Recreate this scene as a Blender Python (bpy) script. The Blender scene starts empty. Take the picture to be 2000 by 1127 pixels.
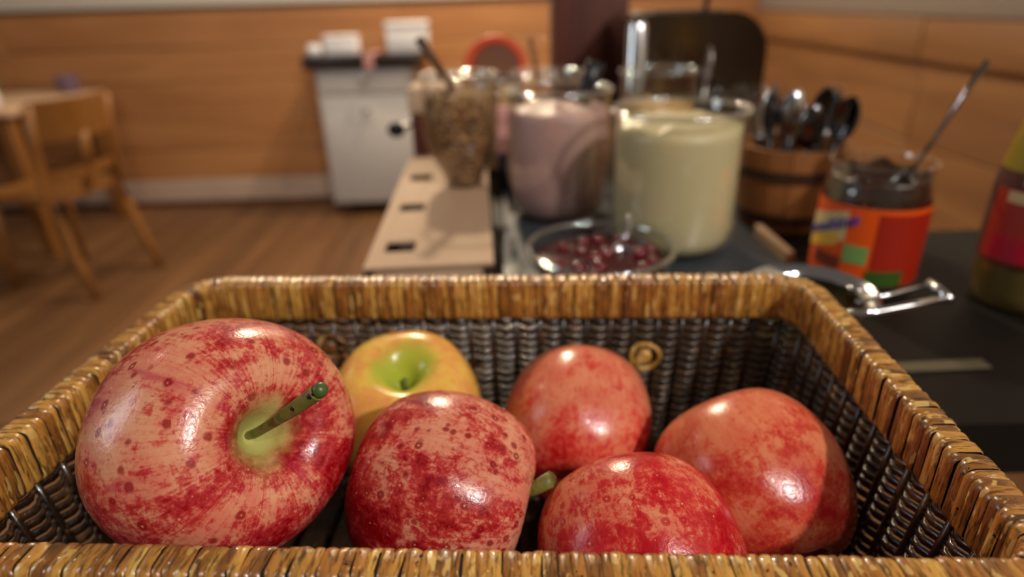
import bpy, bmesh, math, random
from mathutils import Vector, Matrix, noise
random.seed(7)
PI = math.pi
scene = bpy.context.scene
col = scene.collection

# ------------------------------------------------------------------ camera
PITCH, ROLL, CAM_Z = 24.8, 1.8, 1.15
cd = bpy.data.cameras.new('camera'); cam = bpy.data.objects.new('camera', cd); col.objects.link(cam)
cd.sensor_width = 36.0; cd.lens = 1220.0 / 2000.0 * 36.0
cd.clip_start = 0.01; cd.clip_end = 60
cam.rotation_mode = 'XYZ'
cam.matrix_world = (Matrix.Translation((0, 0, CAM_Z)) @ Matrix.Rotation(math.radians(90 - PITCH), 4, 'X')
                    @ Matrix.Rotation(math.radians(-ROLL), 4, 'Z'))
cd.dof.use_dof = True; cd.dof.focus_distance = 0.19; cd.dof.aperture_fstop = 5.3; cd.dof.aperture_blades = 0
scene.camera = cam

# ------------------------------------------------------------------ world, lamps, exposure
w = bpy.data.worlds.new('world'); scene.world = w; w.use_nodes = True
bg = w.node_tree.nodes['Background']; bg.inputs[0].default_value = (1.0, 0.86, 0.74, 1); bg.inputs[1].default_value = 0.10
def lamp(name, loc, target, power, size, color, size_y=None, spread=180):
    l = bpy.data.lights.new(name, 'AREA'); l.energy = power; l.color = color
    l.shape = 'DISK' if size_y is None else 'RECTANGLE'; l.size = size
    if size_y: l.size_y = size_y
    l.spread = math.radians(spread)
    o = bpy.data.objects.new(name, l); col.objects.link(o); o.location = loc
    o.rotation_euler = (Vector(target) - Vector(loc)).to_track_quat('-Z', 'Y').to_euler()
    return o
lamp('ceiling_spot_or_fill', (0.62, -0.93, 2.55), (0.0, 0.3, 0.95), 6, 0.10, (1.0, 0.93, 0.86))
lamp('ceiling_spot_or_fill', (1.20, -1.19, 2.39), (0.0, 0.3, 0.95), 30, 0.10, (1.0, 0.94, 0.88))
lamp('ceiling_spot_or_fill', (-0.25, 2.75, 2.62), (-0.1, 0.9, 0.9), 46, 0.12, (1.0, 0.80, 0.55))
lamp('ceiling_spot_or_fill', (0.0, 3.40, 2.45), (-0.1, 3.95, 1.0), 40, 0.16, (1.0, 0.80, 0.58))
lamp('ceiling_spot_or_fill', (-2.3, 1.7, 2.62), (-2.1, 3.0, 0.4), 7, 0.16, (1.0, 0.80, 0.6))
lamp('ceiling_spot_or_fill', (-1.3, 2.9, 2.62), (-1.3, 3.95, 0.7), 12, 0.16, (1.0, 0.82, 0.62))  # extra fill added to brighten the back wall, no fixture known there
lamp('window_light', (-2.6, 0.2, 1.9), (0.1, 0.8, 1.0), 12, 0.7, (0.88, 0.95, 1.0), 1.3)
scene.view_settings.view_transform = 'Standard'; scene.view_settings.look = 'None'
scene.view_settings.gamma = 1.0; scene.view_settings.use_curve_mapping = False
scene.view_settings.exposure = 0.0

# ------------------------------------------------------------------ mesh helpers
class MB:
    def __init__(s): s.v = []; s.f = []
    def add(s, vs, fs):
        n = len(s.v); s.v += [tuple(p) for p in vs]; s.f += [tuple(i + n for i in q) for q in fs]; return s
    def box(s, x0, x1, y0, y1, z0, z1):
        return s.add([(x0,y0,z0),(x1,y0,z0),(x1,y1,z0),(x0,y1,z0),(x0,y0,z1),(x1,y0,z1),(x1,y1,z1),(x0,y1,z1)],
                     [(0,3,2,1),(4,5,6,7),(0,1,5,4),(1,2,6,5),(2,3,7,6),(3,0,4,7)])
    def rbox(s, x0, x1, y0, y1, z0, z1, r=0.003, seg=2):
        bm = bmesh.new(); bmesh.ops.create_cube(bm, size=1)
        for v in bm.verts:
            v.co = Vector(((x0+x1)/2 + v.co.x*(x1-x0), (y0+y1)/2 + v.co.y*(y1-y0), (z0+z1)/2 + v.co.z*(z1-z0)))
        bmesh.ops.bevel(bm, geom=bm.edges[:], offset=r, segments=seg, profile=0.5, affect='EDGES')
        bm.verts.index_update(); s.add([v.co[:] for v in bm.verts], [[v.index for v in f.verts] for f in bm.faces]); bm.free(); return s
    def lathe(s, prof, seg=48, c=(0,0,0), fn=None):
        rings = []; vs = []; fs = []
        for (r, z) in prof:
            if r < 1e-7: rings.append([len(vs)]); vs.append((c[0], c[1], c[2]+z))
            else:
                rings.append(list(range(len(vs), len(vs)+seg)))
                for k in range(seg):
                    a = 2*PI*k/seg; rr, zz = (r, z) if fn is None else fn(r, z, a)
                    vs.append((c[0]+rr*math.cos(a), c[1]+rr*math.sin(a), c[2]+zz))
        for A, B in zip(rings, rings[1:]):
            for k in range(seg):
                k2 = (k+1) % seg
                if len(A) == 1 and len(B) == 1: continue
                if len(A) == 1: fs.append((A[0], B[k2], B[k]))
                elif len(B) == 1: fs.append((A[k], A[k2], B[0]))
                else: fs.append((A[k], A[k2], B[k2], B[k]))
        return s.add(vs, fs)
    def tube(s, pts, rad, seg=8, closed=False, flat=1.0, up=(0,0,1)):
        pts = [Vector(p) for p in pts]; n = len(pts); vs = []; fs = []
        up = Vector(up)
        for i, p in enumerate(pts):
            a = pts[(i-1) % n] if (closed or i > 0) else p; b = pts[(i+1) % n] if (closed or i < n-1) else p
            t = (b - a).normalized(); x = t.cross(up)
            if x.length < 1e-4: x = t.cross(Vector((1, 0.3, 0)))
            x.normalize(); y = x.cross(t).normalized()
            r = rad(i/(n-1)) if callable(rad) else rad
            for k in range(seg):
                an = 2*PI*k/seg; vs.append(p + x*(r*math.cos(an)*flat) + y*(r*math.sin(an)))
        m = n if closed else n-1
        for i in range(m):
            j = (i+1) % n
            for k in range(seg):
                k2 = (k+1) % seg; fs.append((i*seg+k, i*seg+k2, j*seg+k2, j*seg+k))
        if not closed:
            fs.append(tuple(range(seg))[::-1]); fs.append(tuple((n-1)*seg+k for k in range(seg)))
        return s.add(vs, fs)
    def prism(s, poly, z0, z1):
        n = len(poly); vs = [(x,y,z0) for x,y in poly] + [(x,y,z1) for x,y in poly]
        fs = [tuple(range(n))[::-1], tuple(range(n, 2*n))] + [(i, (i+1)%n, n+(i+1)%n, n+i) for i in range(n)]
        return s.add(vs, fs)
    def ball(s, c, r, seg=16, sc=(1,1,1)):
        n = seg//2
        m = MB().lathe([(r*math.sin(PI*i/n) if 0 < i < n else 0, -r*math.cos(PI*i/n)) for i in range(n+1)], seg)
        return s.add([(c[0]+x*sc[0], c[1]+y*sc[1], c[2]+z*sc[2]) for x,y,z in m.v], m.f)
    def mesh(s, name, m=None, smooth=None):
        me = bpy.data.meshes.new(name); me.from_pydata(s.v, [], s.f)
        bm = bmesh.new(); bm.from_mesh(me); bmesh.ops.recalc_face_normals(bm, faces=bm.faces[:]); bm.to_mesh(me); bm.free()
        if m: me.materials.append(m)
        if smooth is not None:
            for p in me.polygons: p.use_smooth = True
            if smooth < 179: me.set_sharp_from_angle(angle=math.radians(smooth))
        return me
    def build(s, name, m, parent=None, smooth=40):
        return link(name, s.mesh(name, m, smooth), parent)
def link(name, me, parent=None):
    o = bpy.data.objects.new(name, me); col.objects.link(o)
    if parent: o.parent = parent
    return o
def tag(o, label=None, cat=None, group=None, kind=None):
    if label: o['label'] = label
    if cat: o['category'] = cat
    if group: o['group'] = group
    if kind: o['kind'] = kind
    return o
def empty(name, loc, label, cat, group=None, rz=0.0):
    o = bpy.data.objects.new(name, None); col.objects.link(o); o.empty_display_size = 0.02
    o.location = loc; o.rotation_euler = (0, 0, rz); return tag(o, label, cat, group)
def copy_tree(o, parent=None):
    c = o.copy(); col.objects.link(c)
    if parent: c.parent = parent
    for ch in list(o.children): copy_tree(ch, c)
    return c
def smooth_prof(pts, n=4):
    out = []
    P = [pts[0]] + list(pts) + [pts[-1]]
    for i in range(1, len(P)-2):
        p0, p1, p2, p3 = [Vector((*q, 0)) for q in P[i-1:i+3]]
        for k in range(n):
            t = k/n
            q = 0.5*((2*p1) + (p2-p0)*t + (2*p0-5*p1+4*p2-p3)*t*t + (3*p1-p0-3*p2+p3)*t**3)
            out.append((max(q.x, 0), q.y))
    out.append(pts[-1]); return out
def glass_prof(outer, t):
    """closed jar wall: outer profile bottom->rim, then the inner one back down, thickness t"""
    inner = [(max(r - t, 0.0), z + (t*1.6 if i == 0 else 0)) for i, (r, z) in enumerate(outer)]
    inner = [(r, max(z, outer[0][1] + t*1.6)) for r, z in inner]
    return [(0, outer[0][1])] + list(outer) + inner[::-1] + [(0, outer[0][1] + t*1.6)]

# ------------------------------------------------------------------ material helpers
class NT:
    def __init__(s, name):
        s.m = bpy.data.materials.new(name); s.m.use_nodes = True; s.t = s.m.node_tree; s.n = s.t.nodes; s.l = s.t.links
        s.b = s.n['Principled BSDF']
    def node(s, typ, **kw):
        n = s.n.new(typ)
        for k, v in kw.items():
            if k.startswith('i_'): n.inputs[k[2:].replace('_', ' ')].default_value = v
            else: setattr(n, k, v)
        return n
    def link(s, a, b): s.l.new(a, b)
    def math(s, op, a, b=None, c=None, clamp=False):
        n = s.n.new('ShaderNodeMath'); n.operation = op; n.use_clamp = clamp
        for i, v in enumerate((a, b, c)):
            if v is None: continue
            if isinstance(v, (int, float)): n.inputs[i].default_value = v
            else: s.l.new(v, n.inputs[i])
        return n.outputs[0]
    def step(s, v, lo, hi):
        n = s.n.new('ShaderNodeMapRange'); n.interpolation_type = 'SMOOTHSTEP'
        s.l.new(v, n.inputs[0]); n.inputs[1].default_value = lo; n.inputs[2].default_value = hi; return n.outputs[0]
    def noise(s, vec, scale, detail=4, rough=0.55, dist=0.0):
        n = s.n.new('ShaderNodeTexNoise'); n.inputs['Scale'].default_value = scale; n.inputs['Detail'].default_value = detail
        n.inputs['Roughness'].default_value = rough; n.inputs['Distortion'].default_value = dist
        if vec is not None: s.l.new(vec, n.inputs['Vector'])
        return n.outputs['Fac']
    def coord(s, which='Object', scale=(1,1,1), loc=(0,0,0), rot=(0,0,0)):
        tc = s.n.new('ShaderNodeTexCoord'); mp = s.n.new('ShaderNodeMapping')
        mp.inputs['Scale'].default_value = scale; mp.inputs['Location'].default_value = loc; mp.inputs['Rotation'].default_value = rot
        s.l.new(tc.outputs[which], mp.inputs['Vector']); return mp.outputs[0]
    def mix(s, f, a, b):
        n = s.n.new('ShaderNodeMix'); n.data_type = 'RGBA'
        if isinstance(f, (int, float)): n.inputs[0].default_value = f
        else: s.l.new(f, n.inputs[0])
        for i, v in ((6, a), (7, b)):
            if isinstance(v, tuple): n.inputs[i].default_value = (*v[:3], 1)
            else: s.l.new(v, n.inputs[i])
        return n.outputs[2]
    def ramp(s, f, stops):
        n = s.n.new('ShaderNodeValToRGB'); e = n.color_ramp.elements
        while len(e) > 1: e.remove(e[-1])
        e[0].position = stops[0][0]; e[0].color = (*stops[0][1], 1)
        for p, c in stops[1:]:
            k = e.new(p); k.color = (*c, 1)
        s.l.new(f, n.inputs[0]); return n.outputs[0]
    def bump(s, h, strength=0.3, dist=0.001):
        n = s.n.new('ShaderNodeBump'); n.inputs['Strength'].default_value = strength; n.inputs['Distance'].default_value = dist
        s.l.new(h, n.inputs['Height']); s.l.new(n.outputs[0], s.b.inputs['Normal'])
    def out(s, color=None, rough=0.5, metal=0.0, coat=0.0, spec=0.5):
        if color is not None:
            if isinstance(color, tuple): s.b.inputs['Base Color'].default_value = (*color[:3], 1)
            else: s.l.new(color, s.b.inputs['Base Color'])
        if isinstance(rough, (int, float)): s.b.inputs['Roughness'].default_value = rough
        else: s.l.new(rough, s.b.inputs['Roughness'])
        s.b.inputs['Metallic'].default_value = metal; s.b.inputs['Coat Weight'].default_value = coat
        s.b.inputs['Specular IOR Level'].default_value = spec
        return s.m
    def rand(s): return s.n.new('ShaderNodeObjectInfo').outputs['Random']
def srgb(r, g, b): return tuple(((c/255)/12.92 if c/255 <= 0.04045 else ((c/255+0.055)/1.055)**2.4) for c in (r, g, b))
def plain(name, c, rough=0.5, metal=0.0, var=0.12, scale=40, coat=0.0, bump=0.0, spec=0.5):
    t = NT(name); v = t.coord(); f = t.noise(v, scale, 3)
    cc = t.mix(f, tuple(x*(1-var) for x in c), tuple(min(1, x*(1+var)) for x in c))
    if bump: t.bump(f, bump, 0.001)
    return t.out(cc, rough, metal, coat, spec)
def wood(name, c1, c2, scale=(1.2, 14, 14), rough=0.5, k=1.0, coat=0.0, rnd=0.25):
    t = NT(name); v = t.coord('Object', scale); rv = t.rand()
    off = t.node('ShaderNodeVectorMath', operation='ADD'); t.link(v, off.inputs[0])
    cx = t.node('ShaderNodeCombineXYZ'); t.link(t.math('MULTIPLY', rv, 37.0), cx.inputs[0]); t.link(t.math('MULTIPLY', rv, 11.0), cx.inputs[1]); t.link(t.math('MULTIPLY', rv, 53.0), cx.inputs[2])
    t.link(cx.outputs[0], off.inputs[1]); vv = off.outputs[0]
    a = t.noise(vv, k, 5, 0.6, 0.6); b = t.noise(vv, k*6, 3, 0.6)
    f = t.math('ADD', t.math('MULTIPLY', t.step(a, 0.3, 0.7), 0.75), t.math('MULTIPLY', b, 0.25))
    cc = t.mix(f, c1, c2)
    cc = t.mix(t.math('MULTIPLY', rv, rnd), cc, tuple(x*0.45 for x in c1))
    t.bump(b, 0.15, 0.001)
    return t.out(cc, rough, 0, coat)
def thin_glass(name, tint=(0.985, 0.995, 0.98), rough=0.02, base=0.055):
    t = NT(name); t.n.remove(t.b); t.b = None
    tr = t.node('ShaderNodeBsdfTransparent'); tr.inputs[0].default_value = (*tint, 1)
    gl = t.node('ShaderNodeBsdfGlossy'); gl.inputs['Roughness'].default_value = rough; gl.inputs['Color'].default_value = (1, 1, 1, 1)
    lw = t.node('ShaderNodeLayerWeight'); lw.inputs['Blend'].default_value = 0.5; fac = t.math('MULTIPLY_ADD', t.math('POWER', lw.outputs['Facing'], 4.0), 0.70, base)
    mx = t.node('ShaderNodeMixShader'); t.link(fac, mx.inputs[0]); t.link(tr.outputs[0], mx.inputs[1]); t.link(gl.outputs[0], mx.inputs[2])
    o = t.n['Material Output']; t.link(mx.outputs[0], o.inputs['Surface']); return t.m

M = {}
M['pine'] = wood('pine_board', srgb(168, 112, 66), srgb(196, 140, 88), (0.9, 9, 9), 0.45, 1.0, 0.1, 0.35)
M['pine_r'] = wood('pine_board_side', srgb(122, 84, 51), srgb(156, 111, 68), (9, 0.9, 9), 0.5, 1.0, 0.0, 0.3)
M['floor'] = wood('floor_oak', srgb(98, 66, 40), srgb(134, 95, 60), (9, 0.8, 9), 0.45, 1.0, 0.0, 0.4)
M['slot_shade'] = plain('painted_slot_shade', srgb(14, 10, 7), 0.9)
M['mattblack'] = plain('matt_black', srgb(14, 14, 16), 0.8)
M['gap'] = plain('joint_dark', srgb(52, 30, 16), 0.8)
M['plaster'] = plain('white_plaster', srgb(205, 196, 184), 0.9, scale=20, var=0.04)
M['greyboard'] = plain('pale_baseboard', srgb(196, 172, 154), 0.6, scale=8)
M['cream_paint'] = plain('white_lacquer', srgb(205, 203, 200), 0.4, var=0.03)
M['dark_top'] = wood('dark_worktop', srgb(34, 24, 22), srgb(52, 36, 30), (1.5, 12, 12), 0.35)
M['table'] = plain('black_brown_tabletop', srgb(24, 19, 15), 0.55, scale=30, spec=0.2)
M['beech'] = wood('beech_chair', srgb(132, 84, 34), srgb(154, 104, 48), (8, 8, 1.2), 0.4, 1.0, 0.2, 0.15)
M['rustic'] = wood('pale_rustic_wood', srgb(186, 150, 118), srgb(214, 182, 150), (12, 1.3, 12), 0.7, 1.0, 0.0, 0.1)
M['tubwood'] = wood('tub_wood', srgb(140, 88, 44), srgb(172, 112, 60), (14, 14, 1.5), 0.55, 1.0, 0.0, 0.25)
M['hoop'] = plain('dark_hoop', srgb(62, 42, 28), 0.5)
M['slate'] = plain('slate', srgb(60, 65, 70), 0.36, scale=60, var=0.25, bump=0.05)
M['glass'] = thin_glass('clear_glass')
M['green_glass'] = thin_glass('greenish_glass', (0.98, 0.99, 0.98))
M['rim_glass'] = thin_glass('thick_rim_glass', (0.96, 0.98, 0.96), 0.04, base=0.28)
M['chrome'] = plain('chrome', (0.78, 0.78, 0.8), 0.12, 1.0, var=0.02)
M['steel'] = plain('brushed_steel', (0.62, 0.6, 0.58), 0.28, 1.0, var=0.05)
M['darksteel'] = plain('dark_polished_steel', (0.16, 0.16, 0.17), 0.1, 1.0, var=0.1)
M['black'] = plain('black_plastic', srgb(24, 24, 28), 0.35)
M['pinkyog'] = plain('berry_yoghurt', srgb(188, 146, 140), 0.45, var=0.03, scale=60)
M['vanilla'] = plain('vanilla_yoghurt', srgb(212, 194, 152), 0.4, var=0.03, scale=60)
M['honeycream'] = plain('golden_muesli', srgb(190, 146, 92), 0.7, var=0.25, scale=200)
M['orange_rubber'] = plain('orange_rubber', srgb(214, 70, 20), 0.5)
M['redwood'] = wood('dark_red_wood', srgb(66, 25, 12), srgb(108, 48, 24), (10, 10, 1.6), 0.65)
M['white_paper'] = plain('white_paper', srgb(232, 232, 235), 0.8, var=0.03)
M['pinkpaper'] = plain('pink_paper', srgb(206, 150, 146), 0.8)
M['lilac'] = plain('lilac_petals', srgb(112, 94, 114), 0.8)
M['leafgreen'] = plain('leaf_green', srgb(104, 124, 60), 0.6)
M['darkwood'] = wood('dark_spoon_wood', srgb(70, 44, 28), srgb(96, 62, 40), (12, 12, 2), 0.5)

# ------------------------------------------------------------------ setting
FL = link('floor', MB().box(-5, 1.9, -2.5, 4.1, -0.06, -0.012).mesh('floor', M['gap'])); tag(FL, kind='structure')
pw = 0.14
for i in range(49):
    x0 = -5 + i*pw
    off = random.choice((0, 0.7, 1.3))
    for (ya, yb) in ((-2.5, 0.9+off), (0.9+off, 4.0)):
        MB().box(x0+0.0015, x0+pw-0.0015, ya+0.001, yb-0.001, -0.014, random.uniform(-0.0008, 0.0)).build('plank', M['floor'], FL, None)
YB = 3.95
WB = link('wall_back', MB().box(-5, 1.62, YB, YB+0.12, 0, 2.7).mesh('wall_back', M['plaster'])); tag(WB, kind='structure')
zs = [0.17, 0.36, 0.56, 0.76, 0.95, 1.155]
for a, b in zip(zs, zs[1:]):
    for xa, xb in ((-5, -2.9), (-2.897, -0.6), (-0.597, 1.5)):
        MB().rbox(xa, xb, YB-0.022, YB+0.001, a+0.002, b-0.002, 0.004, 1).build('plank', M['pine'], WB)
MB().rbox(-5, 1.5, YB-0.034, YB+0.001, 1.155, 1.17, 0.004, 1).build('rail', M['hoop'], WB)
BB = MB().rbox(-5, 1.5, YB-0.03, YB+0.001, 0.03, 0.168, 0.005, 1).build('baseboard_back', M['greyboard']); tag(BB, kind='structure')
TR = MB().rbox(-5, 1.5, YB-0.045, YB+0.001, 0.0, 0.03, 0.004, 1).build('trim_1', M['redwood']); tag(TR, kind='structure')
XR = 1.5
WR = link('wall_right', MB().box(XR+0.024, XR+0.12, -2.5, YB, 0, 2.7).mesh('wall_right', M['plaster'])); tag(WR, kind='structure')
zr = [0.0, 0.2, 0.42, 0.63, 0.91]
for a, b in zip(zr, zr[1:]):
    for ya, yb in ((-2.5, 1.1), (1.103, 2.35), (2.353, YB-0.03)):
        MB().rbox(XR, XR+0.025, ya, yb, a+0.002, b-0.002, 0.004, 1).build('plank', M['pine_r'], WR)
for ya, yb in ((-2.5, 1.1), (1.103, 2.35), (2.353, YB-0.03)):
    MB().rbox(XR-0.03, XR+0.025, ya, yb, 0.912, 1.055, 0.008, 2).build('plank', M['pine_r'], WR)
TS = MB().rbox(XR-0.036, XR+0.03, -2.5, YB-0.03, 1.057, 1.22, 0.006, 2).build('trim_2', plain('grey_sill', srgb(132, 121, 112), 0.6)); tag(TS, kind='structure')

# ------------------------------------------------------------------ buffet table and the stand below the basket
T = 0.935
tb = empty('buffet_table', (0, 0, 0), 'black-brown buffet table carrying the jars and the slate tray', 'table')
poly = [(-0.108, 0.335), (0.155, 0.335), (0.168, 0.272), (0.75, 0.272), (0.75, 0.568), (0.375, 0.568), (0.375, 1.25), (-0.140, 1.25)]
bm = MB().prism(poly, T-0.035, T); bm.build('tabletop', M['table'], tb, 30)
MB().prism([(-0.095, 0.350), (0.73, 0.400), (0.73, 0.55), (0.36, 0.55), (0.36, 1.23), (-0.125, 1.23)], T-0.11, T-0.036).build('apron', M['table'], tb, 30)
for x, y in ((-0.08, 0.37), (0.70, 0.44), (0.70, 0.52), (0.33, 1.2), (-0.11, 1.2)):
    MB().rbox(x-0.022, x+0.022, y-0.022, y+0.022, 0, T-0.111, 0.003, 1).build('leg', M['table'], tb)
BZ = 0.915
BX, BY, BYAW = -0.0158, 0.2085, math.radians(-3.4)
st = empty('basket_stand', (BX, BY, 0), 'small dark stand hidden below the apple basket', 'stand', rz=BYAW)
MB().rbox(-0.11, 0.11, -0.065, 0.065, BZ-0.022, BZ-0.0005, 0.004, 2).build('top', M['table'], st)
for sx in (-1, 1):
    for sy in (-1, 1):
        MB().rbox(sx*0.095-0.011, sx*0.095+0.011, sy*0.05-0.011, sy*0.05+0.011, 0, BZ-0.0225, 0.002, 1).build('leg', M['table'], st)

# ------------------------------------------------------------------ basket
def strand_mat(name, dark, mid, light, flake, flake_amt):
    t = NT(name); rv = t.rand()
    v = t.coord('Object', (1, 1, 1))
    off = t.node('ShaderNodeVectorMath', operation='ADD'); t.link(v, off.inputs[0])
    cx = t.node('ShaderNodeCombineXYZ'); t.link(t.math('MULTIPLY', rv, 3.1), cx.inputs[0]); t.link(t.math('MULTIPLY', rv, 7.7), cx.inputs[1]); t.link(t.math('MULTIPLY', rv, 5.3), cx.inputs[2])
    t.link(cx.outputs[0], off.inputs[1])
    st_ = t.node('ShaderNodeVectorMath', operation='MULTIPLY'); st_.inputs[1].default_value = (1, 0.14, 0.14); t.link(off.outputs[0], st_.inputs[0])
    grain = t.noise(st_.outputs[0], 1100, 3, 0.65)
    big = t.noise(off.outputs[0], 60, 2)
    st2 = t.node('ShaderNodeVectorMath', operation='MULTIPLY'); st2.inputs[1].default_value = (1, 0.45, 0.3); t.link(off.outputs[0], st2.inputs[0]); fl = t.noise(st2.outputs[0], 330, 2, 0.5)
    base = t.ramp(t.math('ADD', t.math('MULTIPLY', rv, 0.5), t.math('MULTIPLY', big, 0.6)), [(0.25, dark), (0.5, mid), (0.9, light)])
    base = t.mix(t.math('MULTIPLY', t.step(grain, 0.46, 0.66), 0.8), base, tuple(x*0.25 for x in dark))
    f2 = t.math('MULTIPLY', t.step(fl, 0.60-flake_amt, 0.64-flake_amt), 0.7)
    base = t.mix(f2, base, flake)
    sp = t.step(t.noise(off.outputs[0], 420, 2), 0.70, 0.73)
    base = t.mix(sp, base, srgb(34, 20, 12))
    t.bump(t.math('ADD', t.math('MULTIPLY', grain, 0.6), t.math('MULTIPLY', fl, 0.9)), 0.5, 0.0006)
    return t.out(base, 0.30, 0, 0.5)
M['strand'] = strand_mat('rattan_strand', srgb(112, 70, 34), srgb(176, 116, 50), srgb(214, 164, 76), srgb(222, 184, 108), 0.0)
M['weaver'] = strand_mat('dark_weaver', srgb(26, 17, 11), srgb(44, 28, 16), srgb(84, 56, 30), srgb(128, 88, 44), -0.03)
M['core'] = plain('rim_core_dark', srgb(40, 24, 12), 0.8)
bk = empty('apple_basket', (BX, BY, BZ), 'rectangular brown wicker basket with rattan-wrapped rim, full of apples', 'basket', rz=BYAW)
RW, RH = 0.0108, 0.022                       # rim width and height
RT = 0.103                                   # rim top above the basket's underside
HA, HB, RC = 0.165-RW/2, 0.0965-RW/2, 0.017
def rrect(ha, hb, rc):
    """list of (length, fn(u)->(x,y,nx,ny)) segments, counter-clockwise; n points outward"""
    segs = []
    L = lambda p, q, n: (math.dist(p, q), lambda u: (p[0]+(q[0]-p[0])*u, p[1]+(q[1]-p[1])*u, n[0], n[1]))
    def Cn(cx, cy, a0): return (rc*PI/2, lambda u: (cx+rc*math.cos(a0+u*PI/2), cy+rc*math.sin(a0+u*PI/2), math.cos(a0+u*PI/2), math.sin(a0+u*PI/2)))
    segs.append(L((-ha+rc, -hb), (ha-rc, -hb), (0, -1))); segs.append(Cn(ha-rc, -hb+rc, -PI/2))
    segs.append(L((ha, -hb+rc), (ha, hb-rc), (1, 0))); segs.append(Cn(ha-rc, hb-rc, 0))
    segs.append(L((ha-rc, hb), (-ha+rc, hb), (0, 1))); segs.append(Cn(-ha+rc, hb-rc, PI/2))
    segs.append(L((-ha, hb-rc), (-ha, -hb+rc), (-1, 0))); segs.append(Cn(-ha+rc, -hb+rc, PI))
    return segs
def path_at(segs, s):
    tot = sum(l for l, _ in segs); s %= tot
    for l, fn in segs:
        if s <= l: return fn(s/l)
        s -= l
    return segs[0][1](0)
def cross(w, h, r, n=3):
    """rounded rectangle cross-section in (out, z) with its normals"""
    o = []
    for cx, cz, a0 in ((w/2-r, -h+r, -PI/2), (w/2-r, -r, 0), (-w/2+r, -r, PI/2), (-w/2+r, -h+r, PI)):
        for k in range(n+1):
            a = a0 + PI/2*k/n; o.append((cx+r*math.cos(a), cz+r*math.sin(a), math.cos(a), math.sin(a)))
    return o
CS = cross(RW, RH, 0.0026)
segs = rrect(HA, HB, RC); TOT = sum(l for l, _ in segs)
# core
core = MB(); n = 120; rows = []
cs2 = cross(RW-0.0016, RH-0.0016, 0.002, 2)
for i in range(n):
    x, y, nx, ny = path_at(segs, TOT*i/n); rows.append([(x+nx*a, y+ny*a, RT-0.0008+z) for a, z, _, _ in cs2])
k = len(cs2)
core.add([p for r_ in rows for p in r_], [(i*k+j, ((i+1) % n)*k+j, ((i+1) % n)*k+(j+1) % k, i*k+(j+1) % k) for i in range(n) for j in range(k)])
core.build('rim_core', M['core'], bk)
def strand_mesh(fn, width, seed):
    """a band once round the rim; fn(t) gives the rim frame at t metres along the rim from the band's middle"""
    rnd = random.Random(seed); vs = []; ac = (-0.5, -0.3, 0.0, 0.3, 0.5); hh = [-0.00035, 0.00012, 0.00025, 0.00012, -0.00035]
    k = len(CS); lean = rnd.uniform(-0.0007, 0.0007); ph = rnd.uniform(0, 6); lift = rnd.uniform(-0.00015, 0.00035); am = rnd.uniform(0.0001, 0.00035)
    sk = [rnd.uniform(-0.00015, 0.00015) for _ in ac]
    for j, (a, z, na, nz) in enumerate(CS):
        for q, c in enumerate(ac):
            t = c*width*(1+0.06*math.sin(ph+j*1.3)) + lean*math.sin(2*PI*j/k+ph) + am*math.sin(ph*2+j*0.9)
            h = hh[q] + lift + sk[q]*math.sin(j*0.8+ph)
            x, y, nx, ny = fn(t)
            vs.append((x+nx*(a+na*h), y+ny*(a+na*h), z+nz*h))
    m = len(ac); fs = []
    for j in range(k):
        j2 = (j+1) % k
        for q in range(m-1): fs.append((j*m+q, j2*m+q, j2*m+q+1, j*m+q+1))
    return MB().add(vs, fs).mesh('strand', M['strand'], 180)
NV = 12
widths = [0.0026 + 0.0018*((i*5) % NV)/(NV-1) for i in range(NV)]
straight = [strand_mesh(lambda t: (t, 0, 0, -1), widths[i], 100+i) for i in range(NV)]
count = 0; s0 = 0.0
for si, (ln, fn) in enumerate(segs):
    pos = 0.0
    while pos < ln - 0.0006:
        vi = random.randrange(NV); wd = widths[vi]
        if pos + wd > ln: wd_eff = ln - pos
        else: wd_eff = wd
        mid = pos + wd_eff/2
        if si % 2 == 0:
            x, y, nx, ny = fn(mid/ln)
            o = link('strand', straight[vi], bk); o.location = (x, y, RT); o.rotation_euler = (0, 0, math.atan2(ny, nx)+PI/2 + random.uniform(-0.012, 0.012))
        else:
            o = link('strand', strand_mesh(lambda t, c=s0+mid: path_at(segs, c+t), wd_eff*1.05, 500+count), bk); o.location = (0, 0, RT)
        count += 1; pos += wd_eff*0.985
    s0 += ln
# woven walls
ZB, ZT = 0.008, RT-RH+0.001
def wall_dims(z):
    u = (z-ZB)/(ZT-ZB); return (0.1505+0.008*u, 0.0830+0.0072*u, 0.02)
sp_n = 76
nrow = 18
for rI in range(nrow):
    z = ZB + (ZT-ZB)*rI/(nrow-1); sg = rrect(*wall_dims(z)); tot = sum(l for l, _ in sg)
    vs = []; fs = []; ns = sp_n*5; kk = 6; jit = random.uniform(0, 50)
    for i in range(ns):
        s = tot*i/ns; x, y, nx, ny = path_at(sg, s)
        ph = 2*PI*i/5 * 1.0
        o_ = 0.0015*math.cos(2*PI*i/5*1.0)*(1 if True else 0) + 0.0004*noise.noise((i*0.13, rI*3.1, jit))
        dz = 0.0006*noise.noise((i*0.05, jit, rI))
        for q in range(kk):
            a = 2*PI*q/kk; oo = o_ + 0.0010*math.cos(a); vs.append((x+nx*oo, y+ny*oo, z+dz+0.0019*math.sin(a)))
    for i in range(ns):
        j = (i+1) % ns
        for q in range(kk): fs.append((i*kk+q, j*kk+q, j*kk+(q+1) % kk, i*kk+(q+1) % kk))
    MB().add(vs, fs).build('weaver', M['weaver'], bk, 180)
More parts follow.
